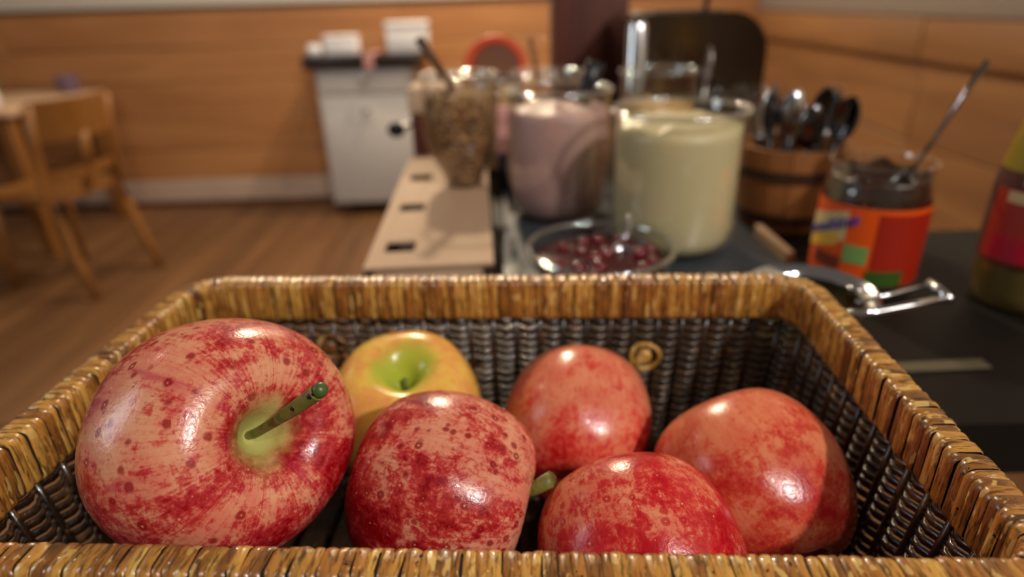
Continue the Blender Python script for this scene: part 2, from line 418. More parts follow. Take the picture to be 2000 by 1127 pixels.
for i in range(sp_n):
    pts = []
    for z in (0.003, 0.02, 0.04, 0.06, ZT+0.002):
        sg = rrect(*wall_dims(z)); tot = sum(l for l, _ in sg); x, y, nx, ny = path_at(sg, tot*i/sp_n); pts.append((x+nx*0.0002, y+ny*0.0002, z))
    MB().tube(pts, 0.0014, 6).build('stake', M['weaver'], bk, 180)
for i in range(20):
    x0 = -0.149 + i*0.0149
    MB().rbox(x0, x0+0.0139, -0.0810, 0.0810, 0.0005, 0.0055, 0.0015, 1).build('base_slat', M['weaver'], bk)
for kx, kz in ((0.081, 0.060), (-0.088, 0.066)):
    m = MB(); 
    m.tube([(kx+0.0075*math.cos(a), 0.0833-0.001*math.sin(a*2), kz+0.0075*math.sin(a)) for a in [2*PI*i/20 for i in range(20)]], 0.0014, 6, True, up=(0,1,0))
    m.ball((kx-0.001, 0.0818, kz+0.001), 0.0042, 12, (1, 0.7, 1.1))
    m.tube([(kx-0.004, 0.0823, kz-0.011), (kx-0.005, 0.0818, kz-0.004), (kx-0.002, 0.0808, kz+0.002)], 0.0022, 6)
    m.build('knot', M['strand'], bk, 180)

# ------------------------------------------------------------------ apples
def apple_mat(name, base, base2, red, deep, cover, green, gsize, streak=1.0, dots=1.0, seed=0.0, magenta=0.0, blush=None, bw=0.0):
    t = NT(name); tc = t.node('ShaderNodeTexCoord'); so = t.node('ShaderNodeSeparateXYZ'); t.link(tc.outputs['Object'], so.inputs[0])
    x, y, z = so.outputs; r2 = t.math('ADD', t.math('MULTIPLY', x, x), t.math('MULTIPLY', y, y)); r = t.math('SQRT', r2)
    rs = t.math('MAXIMUM', r, 0.02); ux = t.math('DIVIDE', x, rs); uy = t.math('DIVIDE', y, rs)
    def vec(a, c):
        n_ = t.node('ShaderNodeCombineXYZ'); t.link(t.math('ADD', t.math('MULTIPLY', ux, a), seed), n_.inputs[0]); t.link(t.math('MULTIPLY', uy, a), n_.inputs[1])
        # along the skin from pole to pole
        t.link(t.math('MULTIPLY', t.math('ADD', z, t.math('MULTIPLY', r, 0.35)), c), n_.inputs[2]); return n_.outputs[0]
    pos = t.node('ShaderNodeVectorMath', operation='ADD'); t.link(tc.outputs['Object'], pos.inputs[0]); pos.inputs[1].default_value = (seed*1.7, seed, -seed)
    P = pos.outputs[0]
    s1 = t.noise(vec(5.5, 1.0), 1.5, 5, 0.65, 0.35); s2 = t.noise(vec(16, 2.6), 1.6, 5, 0.7, 0.3)
    blot = t.noise(P, 2.0, 4, 0.6); mott = t.noise(P, 9.0, 5, 0.65, 0.4)
    fine = t.noise(P, 26.0, 4, 0.7, 0.5)
    v = t.math('ADD', t.math('MULTIPLY', s1, 0.16*streak), t.math('ADD', t.math('MULTIPLY', s2, 0.26*streak), t.math('ADD', t.math('ADD', t.math('MULTIPLY', blot, 0.72), t.math('MULTIPLY', fine, 0.30)), t.math('MULTIPLY', mott, 0.48))))
    off = 0.5*(0.42*streak+1.50)
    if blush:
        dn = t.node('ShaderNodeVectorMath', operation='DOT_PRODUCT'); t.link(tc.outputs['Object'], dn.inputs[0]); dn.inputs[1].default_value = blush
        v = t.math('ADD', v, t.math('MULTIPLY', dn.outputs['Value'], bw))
    redm = t.step(v, off - cover - 0.07, off - cover + 0.07)
    deepm = t.step(v, off - cover + 0.02, off - cover + 0.19)
    bc = t.mix(t.step(t.noise(P, 3.5, 3), 0.35, 0.65), base, base2)
    bc = t.mix(t.math('MULTIPLY', t.step(t.math('ADD', t.math('MULTIPLY', s2, 0.6), t.math('MULTIPLY', fine, 0.4)), 0.46, 0.62), 0.32), bc, red)
    c = t.mix(t.math('MULTIPLY', redm, 0.94), bc, red); c = t.mix(deepm, c, deep)
    if magenta: c = t.mix(t.math('MULTIPLY', t.step(t.noise(vec(3, 1.0), 1.1, 3), 0.62, 0.72), magenta), c, srgb(178, 6, 70))
    # lenticels: pale points, most of them in a red halo
    vo = t.node('ShaderNodeTexVoronoi'); vo.inputs['Scale'].default_value = 7.5; vo.inputs['Randomness'].default_value = 1.0; t.link(P, vo.inputs['Vector'])
    d = vo.outputs['Distance']; wob = t.math('ADD', d, t.math('MULTIPLY', t.math('SUBTRACT', mott, 0.5), 0.45))
    halo = t.math('MULTIPLY', t.math('SUBTRACT', 1.0, t.step(wob, 0.20, 0.36)), 0.85*dots)
    vsep = t.node('ShaderNodeSeparateColor'); t.link(vo.outputs['Color'], vsep.inputs[0])
    halo = t.math('MULTIPLY', halo, t.step(vsep.outputs[0], 0.45, 0.6))
    c = t.mix(halo, c, deep)
    vo2 = t.node('ShaderNodeTexVoronoi'); vo2.inputs['Scale'].default_value = 12.0; t.link(P, vo2.inputs['Vector'])
    dot = t.math('SUBTRACT', 1.0, t.step(d, 0.05, 0.10)); dot2 = t.math('SUBTRACT', 1.0, t.step(vo2.outputs['Distance'], 0.05, 0.11))
    c = t.mix(t.math('MULTIPLY', t.math('MAXIMUM', dot, t.math('MULTIPLY', dot2, 0.55)), 0.7*dots), c, srgb(232, 176, 140))
    # green-yellow cavity round the stem
    cav = t.math('MULTIPLY', t.math('SUBTRACT', 1.0, t.step(t.math('ADD', r, t.math('MULTIPLY', t.math('SUBTRACT', blot, 0.5), 0.5)), gsize*0.35, gsize)), t.step(z, 0.1, 0.3))
    c = t.mix(cav, c, green)
    t.bump(t.noise(P, 30, 3), 0.05, 0.02)
    return t.out(c, 0.24, 0, 0.12)
def loc_dir(axis, spin, d):
    q = Vector((0, 0, 1)).rotation_difference(Vector(axis).normalized()) @ Matrix.Rotation(spin, 3, 'Z').to_quaternion()
    return tuple(q.inverted() @ Vector(d).normalized())
AP = smooth_prof([(0, 0.47), (0.05, 0.475), (0.12, 0.56), (0.20, 0.69), (0.31, 0.80), (0.45, 0.85), (0.62, 0.82), (0.79, 0.70), (0.92, 0.48), (0.99, 0.20), (1.0, -0.02),
                  (0.96, -0.28), (0.87, -0.52), (0.74, -0.72), (0.60, -0.84), (0.47, -0.885), (0.35, -0.87), (0.24, -0.80), (0.14, -0.74), (0.06, -0.715), (0, -0.71)], 3)
t = NT('apple_stem'); v = t.coord(); f_ = t.noise(v, 6, 3); M['stem'] = t.out(t.ramp(f_, [(0.35, srgb(92, 70, 38)), (0.5, srgb(120, 116, 50)), (0.65, srgb(84, 100, 40))]), 0.5)
M['sepal'] = plain('dried_calyx', srgb(52, 42, 24), 0.8, scale=5)
def apple(label, loc, R, axis, spin, mat, stem=None, tall=1.0, seed=0, lobe=0.03, bulge=(0, 0, 0)):
    e = empty('apple', loc, label, 'apple', 'apples in the basket')
    ax = Vector(axis).normalized()
    q = Vector((0, 0, 1)).rotation_difference(ax) @ Matrix.Rotation(spin, 3, 'Z').to_quaternion()
    e.rotation_mode = 'QUATERNION'; e.rotation_quaternion = q; e.scale = (R, R, R)
    rnd = random.Random(seed); p1, p2 = rnd.uniform(0, 6), rnd.uniform(0, 6)
    def fn(r, z, a):
        k = 1 + lobe*math.cos(5*a+p1)*(0.35 + 0.65*max(0, -z)) + 0.018*math.cos(2*a+p2) + 0.02*math.cos(a+p1)*(z)
        return r*k, z*tall*(1+0.025*math.cos(a+p2)*(r > 0.2)) + (0.02*math.cos(5*a+p1)*r if z < -0.5 else 0.012*math.cos(4*a+p2)*r)
    MB().lathe([(r, z) for r, z in AP], 72, fn=fn).build('skin', mat, e, 180)
    m = MB()
    for k in range(5):
        a = 2*PI*k/5; m.tube([(0.01*math.cos(a), 0.01*math.sin(a), -0.72*tall), (0.06*math.cos(a), 0.06*math.sin(a), -0.80*tall), (0.10*math.cos(a+.3), 0.10*math.sin(a+.3), -0.83*tall)], lambda u: 0.022*(1-0.8*u), 5)
    m.build('calyx', M['sepal'], e, 180)
    if stem:
        pts, rad = stem
        s_ = MB().tube(pts, rad, 10); s_.build('stem', M['stem'], e, 180)
    return e
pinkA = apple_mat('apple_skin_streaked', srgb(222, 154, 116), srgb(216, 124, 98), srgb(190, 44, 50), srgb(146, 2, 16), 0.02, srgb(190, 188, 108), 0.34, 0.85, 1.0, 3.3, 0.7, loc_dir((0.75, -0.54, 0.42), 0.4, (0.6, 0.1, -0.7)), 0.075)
big = apple('largest apple, red-streaked pink, green-tipped stem facing the camera, at the left', (-0.1040, 0.180, 1.0125), 0.0425, (0.75, -0.54, 0.42), 0.4, pinkA,
            None, 1.0, 1, 0.022)
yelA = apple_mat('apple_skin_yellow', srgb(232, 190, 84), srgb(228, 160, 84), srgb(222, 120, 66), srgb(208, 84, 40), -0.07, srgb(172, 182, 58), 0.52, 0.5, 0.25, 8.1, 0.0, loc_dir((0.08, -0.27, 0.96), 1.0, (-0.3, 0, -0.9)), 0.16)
apple('yellow apple with orange blush and green stem hollow, behind the largest apple', (-0.0535, 0.2530, 0.9685), 0.0372, (0.08, -0.27, 0.96), 1.0, yelA,
      ([(0, 0, 0.45), (0.01, 0.0, 0.53), (0.03, 0.01, 0.60)], 0.035), 0.98, 2)
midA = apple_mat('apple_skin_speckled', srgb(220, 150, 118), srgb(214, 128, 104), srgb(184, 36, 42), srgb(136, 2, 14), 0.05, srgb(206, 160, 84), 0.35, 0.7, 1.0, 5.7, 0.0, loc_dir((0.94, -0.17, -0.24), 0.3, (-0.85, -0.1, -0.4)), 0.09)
mid = apple('dark red speckled apple in the middle of the front row, stem pointing right', (-0.0280, 0.1825, 0.9834), 0.0357, (0.94, -0.17, -0.24), 0.3, midA,
      None, 1.0, 3, 0.05)
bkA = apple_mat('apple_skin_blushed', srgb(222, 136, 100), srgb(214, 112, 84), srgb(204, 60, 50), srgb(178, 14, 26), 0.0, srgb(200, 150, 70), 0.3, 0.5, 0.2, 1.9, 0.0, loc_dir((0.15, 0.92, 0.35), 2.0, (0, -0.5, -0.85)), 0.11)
apple('orange-red apple against the back wall of the basket, beside the right knot', (0.0300, 0.2490, 0.9610), 0.0362, (0.15, 0.92, 0.35), 2.0, bkA, None, 1.06, 4)
frA = apple_mat('apple_skin_fine_dotted', srgb(226, 138, 104), srgb(218, 110, 84), srgb(198, 36, 40), srgb(180, 10, 28), 0.045, srgb(200, 150, 70), 0.3, 0.5, 0.9, 11.3, 0.2)
apple('bright red finely dotted apple behind the front rim, low between two others', (0.0417, 0.1573, 0.9722), 0.0358, (-0.2, 0.90, 0.40), 0.8, frA, None, 1.0, 5)
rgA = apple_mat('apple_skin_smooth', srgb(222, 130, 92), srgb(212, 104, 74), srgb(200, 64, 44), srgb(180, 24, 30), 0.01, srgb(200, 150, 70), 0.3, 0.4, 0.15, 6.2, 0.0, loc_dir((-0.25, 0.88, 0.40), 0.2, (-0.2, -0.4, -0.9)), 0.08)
apple('smooth orange-red apple in the right corner of the basket, half in shade', (0.0980, 0.2030, 0.9618), 0.0392, (-0.25, 0.88, 0.40), 0.2, rgA, None, 1.0, 6)
md = (mid.rotation_quaternion.inverted() @ Vector((0.45, -0.25, 0.90))).normalized()
MB().tube([Vector((0, 0, 0.45)) + Vector((0, 0, 1))*0.42*u + md*0.66*u*u for u in (0, 0.25, 0.5, 0.75, 1.0)], lambda u: 0.05+0.035*u*u, 10).build('stem', M['stem'], mid, 180)
# the big apple's stem, with its dark-scarred green tip
sdir = big.rotation_quaternion.inverted() @ Vector((0.80, -0.10, 0.75)); sdir.normalize()
def STEM(u):
    a0 = Vector((0, 0, 0.45)); p = a0 + Vector((0, 0, 1))*0.38*u + sdir*0.58*u*u; return p
stp = [STEM(u) for u in (0, 0.3, 0.6, 0.85, 1.0)]
sm = MB().tube(stp, lambda u: 0.034 + 0.010*u + (0.016 if u > 0.7 else 0), 12).build('stem', M['stem'], big, 60)
M['stemtip'] = plain('green_stem_tip', srgb(70, 92, 44), 0.35, var=0.4, scale=12)
MB().ball(STEM(1.03), 0.058, 14, (1, 1, 0.85)).build('stem_tip', M['stemtip'], sm, 180)
vdir = (big.rotation_quaternion.inverted() @ Vector((0.3, -0.7, 0.6))).normalized()
for q in (STEM(0.95)+vdir*0.064, STEM(0.80)+vdir*0.056): MB().ball(q, 0.028, 10).build('scar', M['black'], sm, 180)

# ------------------------------------------------------------------ board with slots
bd = empty('slotted_board', (-0.064, 0.448, T), 'pale rustic wooden board with dark slots, left of the slate tray', 'board', rz=math.radians(2.3))
# local: x across -0.050..0.050, y along 0..0.40
W2, BL = 0.0505, 0.38; slots = [0.032, 0.142, 0.256]
m = MB(); zt = 0.03
sx0, sx1, sd = -0.039, -0.014, 0.026
ys = [0.0]
for s in slots: ys += [s, s+sd]
ys += [BL]
for i in range(len(ys)-1):
    if i % 2 == 0: m.box(-W2, W2, ys[i], ys[i+1], 0.0275, zt)
    else:
        m.box(-W2, sx0, ys[i], ys[i+1], 0.0275, zt); m.box(sx1, W2, ys[i], ys[i+1], 0.0275, zt)
m.build('board', M['rustic'], bd, None)
MB().box(-W2+0.008, W2-0.008, 0.012, BL-0.008, 0.0, 0.001).build('bottom', M['slot_shade'], bd, None)  # black sheet stands for the shade inside the hollow board
for xa, xb in ((-W2, -W2+0.007), (W2-0.007, W2)): MB().box(xa, xb, 0.0, BL, 0.0, 0.0274).build('side', M['hoop'], bd, None)
for ya, yb in ((0.003, 0.011), (BL-0.007, BL)): MB().box(-W2+0.0075, W2-0.0075, ya, yb, 0.0, 0.0274).build('end', M['rustic'], bd, None)
BT = T + 0.03

# ------------------------------------------------------------------ slate tray
sl = MB().rbox(-0.008, 0.232, 0.385, 0.735, T, T+0.007, 0.0015, 1).build('slate_tray', M['slate']); tag(sl, 'dark grey slate slab under the yoghurt jars', 'tray')
ST = T + 0.007

# ------------------------------------------------------------------ jars
def jar(loc, outer, th, label, mat=None, fill=None, fillz=None, fillmat=None, lump=0.0, dome=0.004, group=None, rim=True, seed=0):
    e = empty('glass_jar', loc, label, 'jar', group)
    pr = glass_prof(outer, th)
    MB().lathe(pr, 56).build('glass', mat or M['glass'], e, 60)
    if rim:
        R_, Z_ = outer[-1]
        MB().tube([((R_-th*0.3)*math.cos(a), (R_-th*0.3)*math.sin(a), Z_) for a in [2*PI*i/56 for i in range(56)]], th*1.05, 8, True).build('rim', M['rim_glass'], e, 180)
    if fillmat:
        inn = [(max(r-th-0.0006, 0.001), max(z, outer[0][1]+th*1.6+0.0006)) for r, z in outer if z < fillz-0.002]
        # cut at the fill height
        rt = None
        for (r0, z0), (r1, z1) in zip(outer, outer[1:]):
            if z0 <= fillz <= z1 and z1 > z0: rt = r0+(r1-r0)*(fillz-z0)/(z1-z0)-th-0.0006
        rt = rt or inn[-1][0]
        pf = [(0, inn[0][1])] + inn + [(rt, fillz)] + [(rt*k, fillz+dome*(1-k*k)) for k in (0.85, 0.65, 0.45, 0.22)] + [(0, fillz+dome)]
        def fn(r, z, a):
            if lump == 0 or z < fillz-0.001: return r, z
            x, y = r*math.cos(a), r*math.sin(a); return r, z + lump*noise.noise((x*70+seed, y*70, seed))*(1 if r < rt*0.95 else 0.2)
        MB().lathe(pf, 56, fn=fn).build(fill, fillmat, e, 180)
    return e
# vanilla
van = [(0.040, 0.0), (0.046, 0.002), (0.0515, 0.008), (0.0545, 0.018), (0.0555, 0.034), (0.0558, 0.07), (0.0556, 0.100), (0.0552, 0.110), (0.0560, 0.117), (0.0572, 0.121)]
jar((0.146, 0.538, ST), van, 0.0026, 'wide glass jar filled with pale yellow vanilla yoghurt, frontmost on the slate', M['glass'], 'yoghurt', 0.108, M['vanilla'], 0.006, 0.008, 'jars on the buffet', seed=3)
pk = [(0.034, 0.0), (0.042, 0.003), (0.0485, 0.012), (0.0520, 0.028), (0.0532, 0.050), (0.0530, 0.080), (0.0520, 0.102), (0.0500, 0.116), (0.0506, 0.123), (0.0518, 0.127)]
jp = jar((0.0525, 0.638, ST), pk, 0.0026, 'glass jar of pink berry yoghurt left of the vanilla yoghurt', M['glass'], 'yoghurt', 0.109, M['pinkyog'], 0.005, 0.004, 'jars on the buffet', seed=9)
t = NT('brown_granola'); v = t.coord(); vo = t.node('ShaderNodeTexVoronoi'); vo.inputs['Scale'].default_value = 250; t.link(v, vo.inputs['Vector'])
sepc = t.node('ShaderNodeSeparateColor'); t.link(vo.outputs['Color'], sepc.inputs[0])
cc = t.ramp(sepc.outputs[0], [(0.0, srgb(84, 50, 24)), (0.5, srgb(146, 98, 54)), (1.0, srgb(196, 148, 94))])
t.bump(vo.outputs['Distance'], 1.0, 0.004); M['granola'] = t.out(cc, 0.7)
br = [(0.019, 0.0), (0.0225, 0.002), (0.0230, 0.009), (0.0265, 0.018), (0.0345, 0.032), (0.0392, 0.052), (0.0402, 0.075), (0.0398, 0.095), (0.0385, 0.104), (0.0392, 0.112), (0.040, 0.116)]
jar((-0.049, 0.681, BT), br, 0.0022, 'footed glass jar of brown granola on the slotted board', M['green_glass'], 'granola', 0.096, M['granola'], 0.006, 0.006, 'jars on the buffet', seed=21)
bj = [(0.030, 0.0), (0.040, 0.003), (0.0455, 0.02), (0.047, 0.06), (0.047, 0.10), (0.046, 0.118), (0.047, 0.128), (0.048, 0.132)]
jar((0.188, 0.800, T), bj, 0.0024, 'glass jar of golden flakes just behind the vanilla yoghurt', M['glass'], 'flakes', 0.092, M['honeycream'], 0.006, 0.006, 'jars on the buffet', seed=33)
jar((0.052, 0.815, T), bj, 0.0024, 'half empty clear glass jar behind the pink yoghurt', M['glass'], 'flakes', 0.055, M['honeycream'], 0.006, 0.006, 'jars on the buffet', seed=41)
# clip-top jar with orange seal
cj = empty('clip_top_jar', (-0.0130, 0.880, T), 'clip-top glass jar with raised lid and orange rubber seal', 'jar')
co = [(0.030, 0.0), (0.036, 0.003), (0.038, 0.02), (0.038, 0.100), (0.033, 0.114), (0.034, 0.126)]
MB().lathe(glass_prof(co, 0.0024), 48).build('glass', M['glass'], cj, 60)
MB().lathe([(0, 0.005), (0.034, 0.005), (0.035, 0.02), (0.035, 0.098), (0.0302, 0.112), (0, 0.120)], 40).build('flakes', M['honeycream'], cj, 60)
ld = empty('lid', (0.0, 0.046, 0.128), None, None); ld.parent = cj
MB().lathe([(0, 0.004), (0.030, 0.004), (0.036, 0.002), (0.0375, -0.003), (0.034, -0.006), (0, -0.006)], 40).build('lid_disc', wood('brown_lid_wood', srgb(104, 58, 32), srgb(128, 76, 44), (12, 12, 2), 0.7), ld, 60)
MB().tube([(0.0385*math.cos(a), 0.0385*math.sin(a), 0.0) for a in [2*PI*i/48 for i in range(48)]], 0.0062, 8, True).build('seal', M['orange_rubber'], ld, 180)
ld.rotation_euler = (math.radians(78), 0, math.radians(4))
MB().tube([(0.0, -0.036, 0.128), (0.004, -0.042, 0.120), (0.004, -0.043, 0.104), (-0.012, -0.042, 0.100), (-0.014, -0.040, 0.116)], 0.0018, 6).build('clasp', M['chrome'], cj, 180)
MB().tube([(0.035*math.cos(a), 0.035*math.sin(a), 0.117) for a in [2*PI*i/40 for i in range(40)]] , 0.0016, 6, True).build('wire_ring', M['chrome'], cj, 180)
MB().tube([(0.010, 0.034, 0.117), (0.010, 0.040, 0.122), (0.008, 0.044, 0.126)], 0.0016, 6).build('hinge_wire', M['chrome'], cj, 180)

# spoons standing in the jars
def spoon(loc, tip, label, mh, mb, L=0.17, bowl=0.017, group=None, thick=0.0028, up=True, name='spoon'):
    """spoon from its bowl end at loc to the end of its handle at tip"""
    a = Vector(loc); b = Vector(tip); e = empty(name, a, label, name, group); d = b - a; n_ = d.length; d.normalize()
    e.rotation_mode = 'QUATERNION'; e.rotation_quaternion = Vector((0, 0, 1)).rotation_difference(d)
    m = MB()
    pr = [(0, 0)] + [(bowl*math.sin(PI*k/8)*(0.8+0.2*k/8), bowl*1.5*(1-math.cos(PI*k/8))) for k in range(1, 8)] + [(0.002, bowl*3.0)]
    vs = []; fs = []; kN = 7
    for (hw, z) in pr:
        for k in range(kN):
            u = -1 + 2*k/(kN-1); vs.append((hw*u, 0.006*(1-u*u)*min(1, hw/bowl) , z))
    for (hw, z) in pr:
        for k in range(kN):
            u = -1 + 2*k/(kN-1); vs.append((hw*u, 0.006*(1-u*u)*min(1, hw/bowl)+0.0012, z))
    nn = len(pr)
    for s_ in (0, nn*kN):
        for i in range(nn-1):
            for k in range(kN-1): fs.append((s_+i*kN+k, s_+i*kN+k+1, s_+(i+1)*kN+k+1, s_+(i+1)*kN+k))
    for i in range(nn-1):
        for k in (0, kN-1): fs.append((i*kN+k, (i+1)*kN+k, nn*kN+(i+1)*kN+k, nn*kN+i*kN+k))
    m.add(vs, fs).build('bowl', mb, e, 180)
    MB().tube([(0, 0.0006, bowl*2.9), (0, -0.001, bowl*2.9+(n_-bowl*2.9)*0.3), (0, 0.001, bowl*2.9+(n_-bowl*2.9)*0.7), (0, 0.0, n_)], lambda u: thick*(0.75+0.6*u), 8, flat=1.6, up=(0, 1, 0)).build('handle', mh, e, 180)
    return e
spoon((-0.030, 0.690, BT+0.060), (-0.086, 0.676, 1.118), 'dark wooden spoon leaning left out of the granola jar', M['darkwood'], M['darkwood'], bowl=0.010, thick=0.0024)
spoon((0.058, 0.640, ST+0.055), (0.089, 0.644, 1.092), 'black plastic spoon standing in the pink yoghurt', M['black'], M['black'], bowl=0.011, thick=0.0045)
spoon((0.058, 0.825, T+0.035), (0.031, 0.800, 1.110), 'thin wooden spoon in the half empty jar behind the pink yoghurt', M['tubwood'], M['tubwood'], bowl=0.010, thick=0.0018)

# ------------------------------------------------------------------ jam bowl with berries
M['jam'] = plain('dark_red_jam', srgb(62, 5, 8), 0.25, var=0.25, scale=120, spec=0.15)
M['berry'] = plain('glossy_berry', srgb(104, 10, 22), 0.16, var=0.3, scale=90, coat=0.3)
jb = empty('jam_bowl', (0.0690, 0.4475, ST), 'shallow glass bowl of dark red berry jam in front of the yoghurt jars', 'bowl')
bo = [(0.026, 0.0), (0.040, 0.003), (0.050, 0.012), (0.0545, 0.025), (0.056, 0.034)]
MB().lathe(glass_prof(bo, 0.0024), 56).build('glass', M['glass'], jb, 60)
MB().tube([(0.0553*math.cos(a), 0.0553*math.sin(a), 0.0345) for a in [2*PI*i/56 for i in range(56)]], 0.0026, 8, True).build('rim', M['rim_glass'], jb, 180)
jm = MB().lathe([(0, 0.005), (0.036, 0.005), (0.046, 0.013), (0.0512, 0.025), (0.045, 0.0262), (0.03, 0.0268), (0, 0.027)], 48,
     fn=lambda r, z, a: (r, z + (0.0016*noise.noise((r*math.cos(a)*90, r*math.sin(a)*90, 2)) if z > 0.024 else 0))).build('jam', M['jam'], jb, 180)
rb = random.Random(3); placed = []
bmesh_ = MB().ball((0, 0, 0), 1.0, 14, (1, 1, 0.92)).mesh('berry', M['berry'], 180)
tries = 0
while len(placed) < 15 and tries < 4000:
    tries += 1; a = rb.uniform(0, 2*PI); r_ = 0.043*math.sqrt(rb.random()); x, y = r_*math.cos(a), r_*math.sin(a); R_ = rb.uniform(0.0048, 0.0066)
    if all(math.hypot(x-p, y-q) > R_+s_+0.0004 for p, q, s_ in placed):
        placed.append((x, y, R_)); o = link('berry', bmesh_); o.scale = (R_,)*3; o.location = (0.0690+x, 0.4475+y, ST+0.0272)
        o.rotation_euler = (rb.uniform(0, 3), rb.uniform(0, 3), 0); tag(o, 'dark red berry sunk in the jam of the glass bowl', 'berry', 'berries in the jam bowl')
spoon((0.080, 0.440, ST+0.018), (0.0985, 0.482, 0.990), 'thin clear-shafted spoon standing in the jam bowl', M['chrome'], M['chrome'], bowl=0.009, thick=0.0013)

# ------------------------------------------------------------------ small pot with loop handle
sb = empty('glass_pot', (0.1800, 0.3400, T), 'small glass pot with chrome ring and loop handle, at the basket corner', 'pot')
M['amber'] = thin_glass('amber_glass', (0.93, 0.88, 0.62))
po = [(0.020, 0.0), (0.026, 0.002), (0.029, 0.02), (0.031, 0.040), (0.033, 0.047)]
MB().lathe(glass_prof(po, 0.002), 40).build('glass', M['amber'], sb, 60)
MB().lathe([(0, 0.004), (0.0255, 0.004), (0.0265, 0.02), (0, 0.021)], 40).build('seeds', plain('dark_seeds', srgb(52, 44, 24), 0.8, var=0.5, scale=300), sb, 60)
MB().lathe([(0.0315, 0.044), (0.0372, 0.048), (0.0385, 0.051), (0.0365, 0.0525), (0.0315, 0.0495), (0.0300, 0.0470), (0.0315, 0.044)], 56).build('ring', M['chrome'], sb, 50)
hd = Vector((0.95, 0.10, 0.0)).normalized()
def HP(s, lat, z): 
    p = Vector((0.004, -0.033, 0.0)) + hd*s + Vector((-hd.y, hd.x, 0))*lat; return (p.x, p.y, 0.0525+z)
MB().tube([HP(-0.004, -0.004, 0.001), HP(0.015, -0.005, 0.001), HP(0.035, -0.006, 0.004), HP(0.055, -0.006, 0.007)], 0.0022, 8).build('handle_bar', M['chrome'], sb, 180)
MB().tube([HP(0.012, 0.008, 0.001), HP(0.030, 0.008, 0.004), HP(0.055, 0.007, 0.009)], 0.0013, 8).build('handle_bar', M['chrome'], sb, 180)
MB().tube([HP(0.055, -0.008, 0.0062), HP(0.0555, 0.0, 0.008), HP(0.055, 0.009, 0.0096)], 0.0026, 8).build('handle_end', M['chrome'], sb, 180)

# ------------------------------------------------------------------ chocolate spread jar
OX, OY, OR = 0.283, 0.464, 0.0435
oj = empty('spread_jar', (OX, OY, T), 'jar of chocolate spread with bright orange label', 'jar'); oj.scale = (0.895, 0.895, 0.94)
M['choco'] = plain('chocolate_cream', srgb(52, 28, 16), 0.35, var=0.3, scale=150, bump=0.5)
oo = [(0.036, 0.0), (0.0415, 0.003), (0.0425, 0.010), (0.0425, 0.076), (0.0415, 0.084), (0.0395, 0.090), (0.040, 0.100), (0.041, 0.104)]
MB().lathe(glass_prof(oo, 0.0018), 64).build('glass', M['glass'], oj, 60)
MB().lathe([(0, 0.004), (0.035, 0.004), (0.0398, 0.008), (0.0400, 0.076), (0.0390, 0.083), (0.0372, 0.089), (0.037, 0.094), (0.026, 0.086), (0.012, 0.074), (0, 0.070)], 64,
           fn=lambda r, z, a: (r, z + (0.006*noise.noise((r*math.cos(a)*80, r*math.sin(a)*80, 7)) if z > 0.08 and r < 0.0372 else 0))).build('chocolate_spread', M['choco'], oj, 180)
face = math.atan2(-OY, -OX)     # towards the room's middle
def wrap(pts, R, inner=None):
    return [(R*math.cos(face+a), R*math.sin(face+a), z) for a, z in pts]
def patch(a0, a1, z0, z1, R, mat, name, parent, slope=0.0, n=14, th=0.0003):
    vs = []; 
    for rr in (R, R+th):
        for i in range(n+1):
            a = a0+(a1-a0)*i/n; dz = slope*(i/n)
            vs += [(rr*math.cos(face+a), rr*math.sin(face+a), z0+dz), (rr*math.cos(face+a), rr*math.sin(face+a), z1+dz)]
    N = 2*(n+1); fs = []
    for i in range(n):
        fs.append((2*i, 2*i+2, 2*i+3, 2*i+1)); fs.append((N+2*i, N+2*i+1, N+2*i+3, N+2*i+2))
        fs.append((2*i, N+2*i, N+2*i+2, 2*i+2)); fs.append((2*i+1, 2*i+3, N+2*i+3, N+2*i+1))
    fs.append((0, 1, N+1, N)); fs.append((2*n, N+2*n, N+2*n+1, 2*n+1))
    return MB().add(vs, fs).build(name, mat, parent, 50)
M['lab_orange'] = plain('orange_label', srgb(232, 84, 8), 0.45, var=0.05)
M['lab_shade'] = plain('shaded_orange_label', srgb(160, 30, 4), 0.45, var=0.05)
M['lab_yellow'] = plain('yellow_print', srgb(232, 176, 62), 0.5, var=0.08)
M['lab_white'] = plain('white_print', srgb(214, 186, 130), 0.5, var=0.05)
M['lab_blue'] = plain('blue_print', srgb(60, 62, 150), 0.5, var=0.05)
M['lab_green'] = plain('pale_green_print', srgb(120, 156, 84), 0.5, var=0.05)
M['lab_dgreen'] = plain('dark_green_print', srgb(52, 84, 16), 0.5, var=0.15)
M['lab_brown'] = plain('brown_print', srgb(120, 44, 12), 0.5, var=0.2)
lab = patch(-PI*0.98, PI*0.98, 0.010, 0.074, 0.0428, M['lab_orange'], 'label', oj, n=72)
patch(0.15, 1.45, 0.0105, 0.0700, 0.0432, M['lab_shade'], 'label_shade', lab)  # shade on the jar's right side, put into the label colour
patch(-1.60, -0.38, 0.031, 0.056, 0.0432, M['lab_white'], 'print', lab, slope=0.014)
patch(-1.45, -0.52, 0.028, 0.039, 0.0434, M['lab_yellow'], 'print', lab, slope=0.012)
patch(-1.05, -0.40, 0.020, 0.031, 0.0433, M['lab_brown'], 'print', lab)
patch(-0.36, 0.08, 0.028, 0.043, 0.0434, M['lab_green'], 'print', lab)
patch(0.10, 0.80, 0.0108, 0.0235, 0.0436, M['lab_dgreen'], 'print', lab)
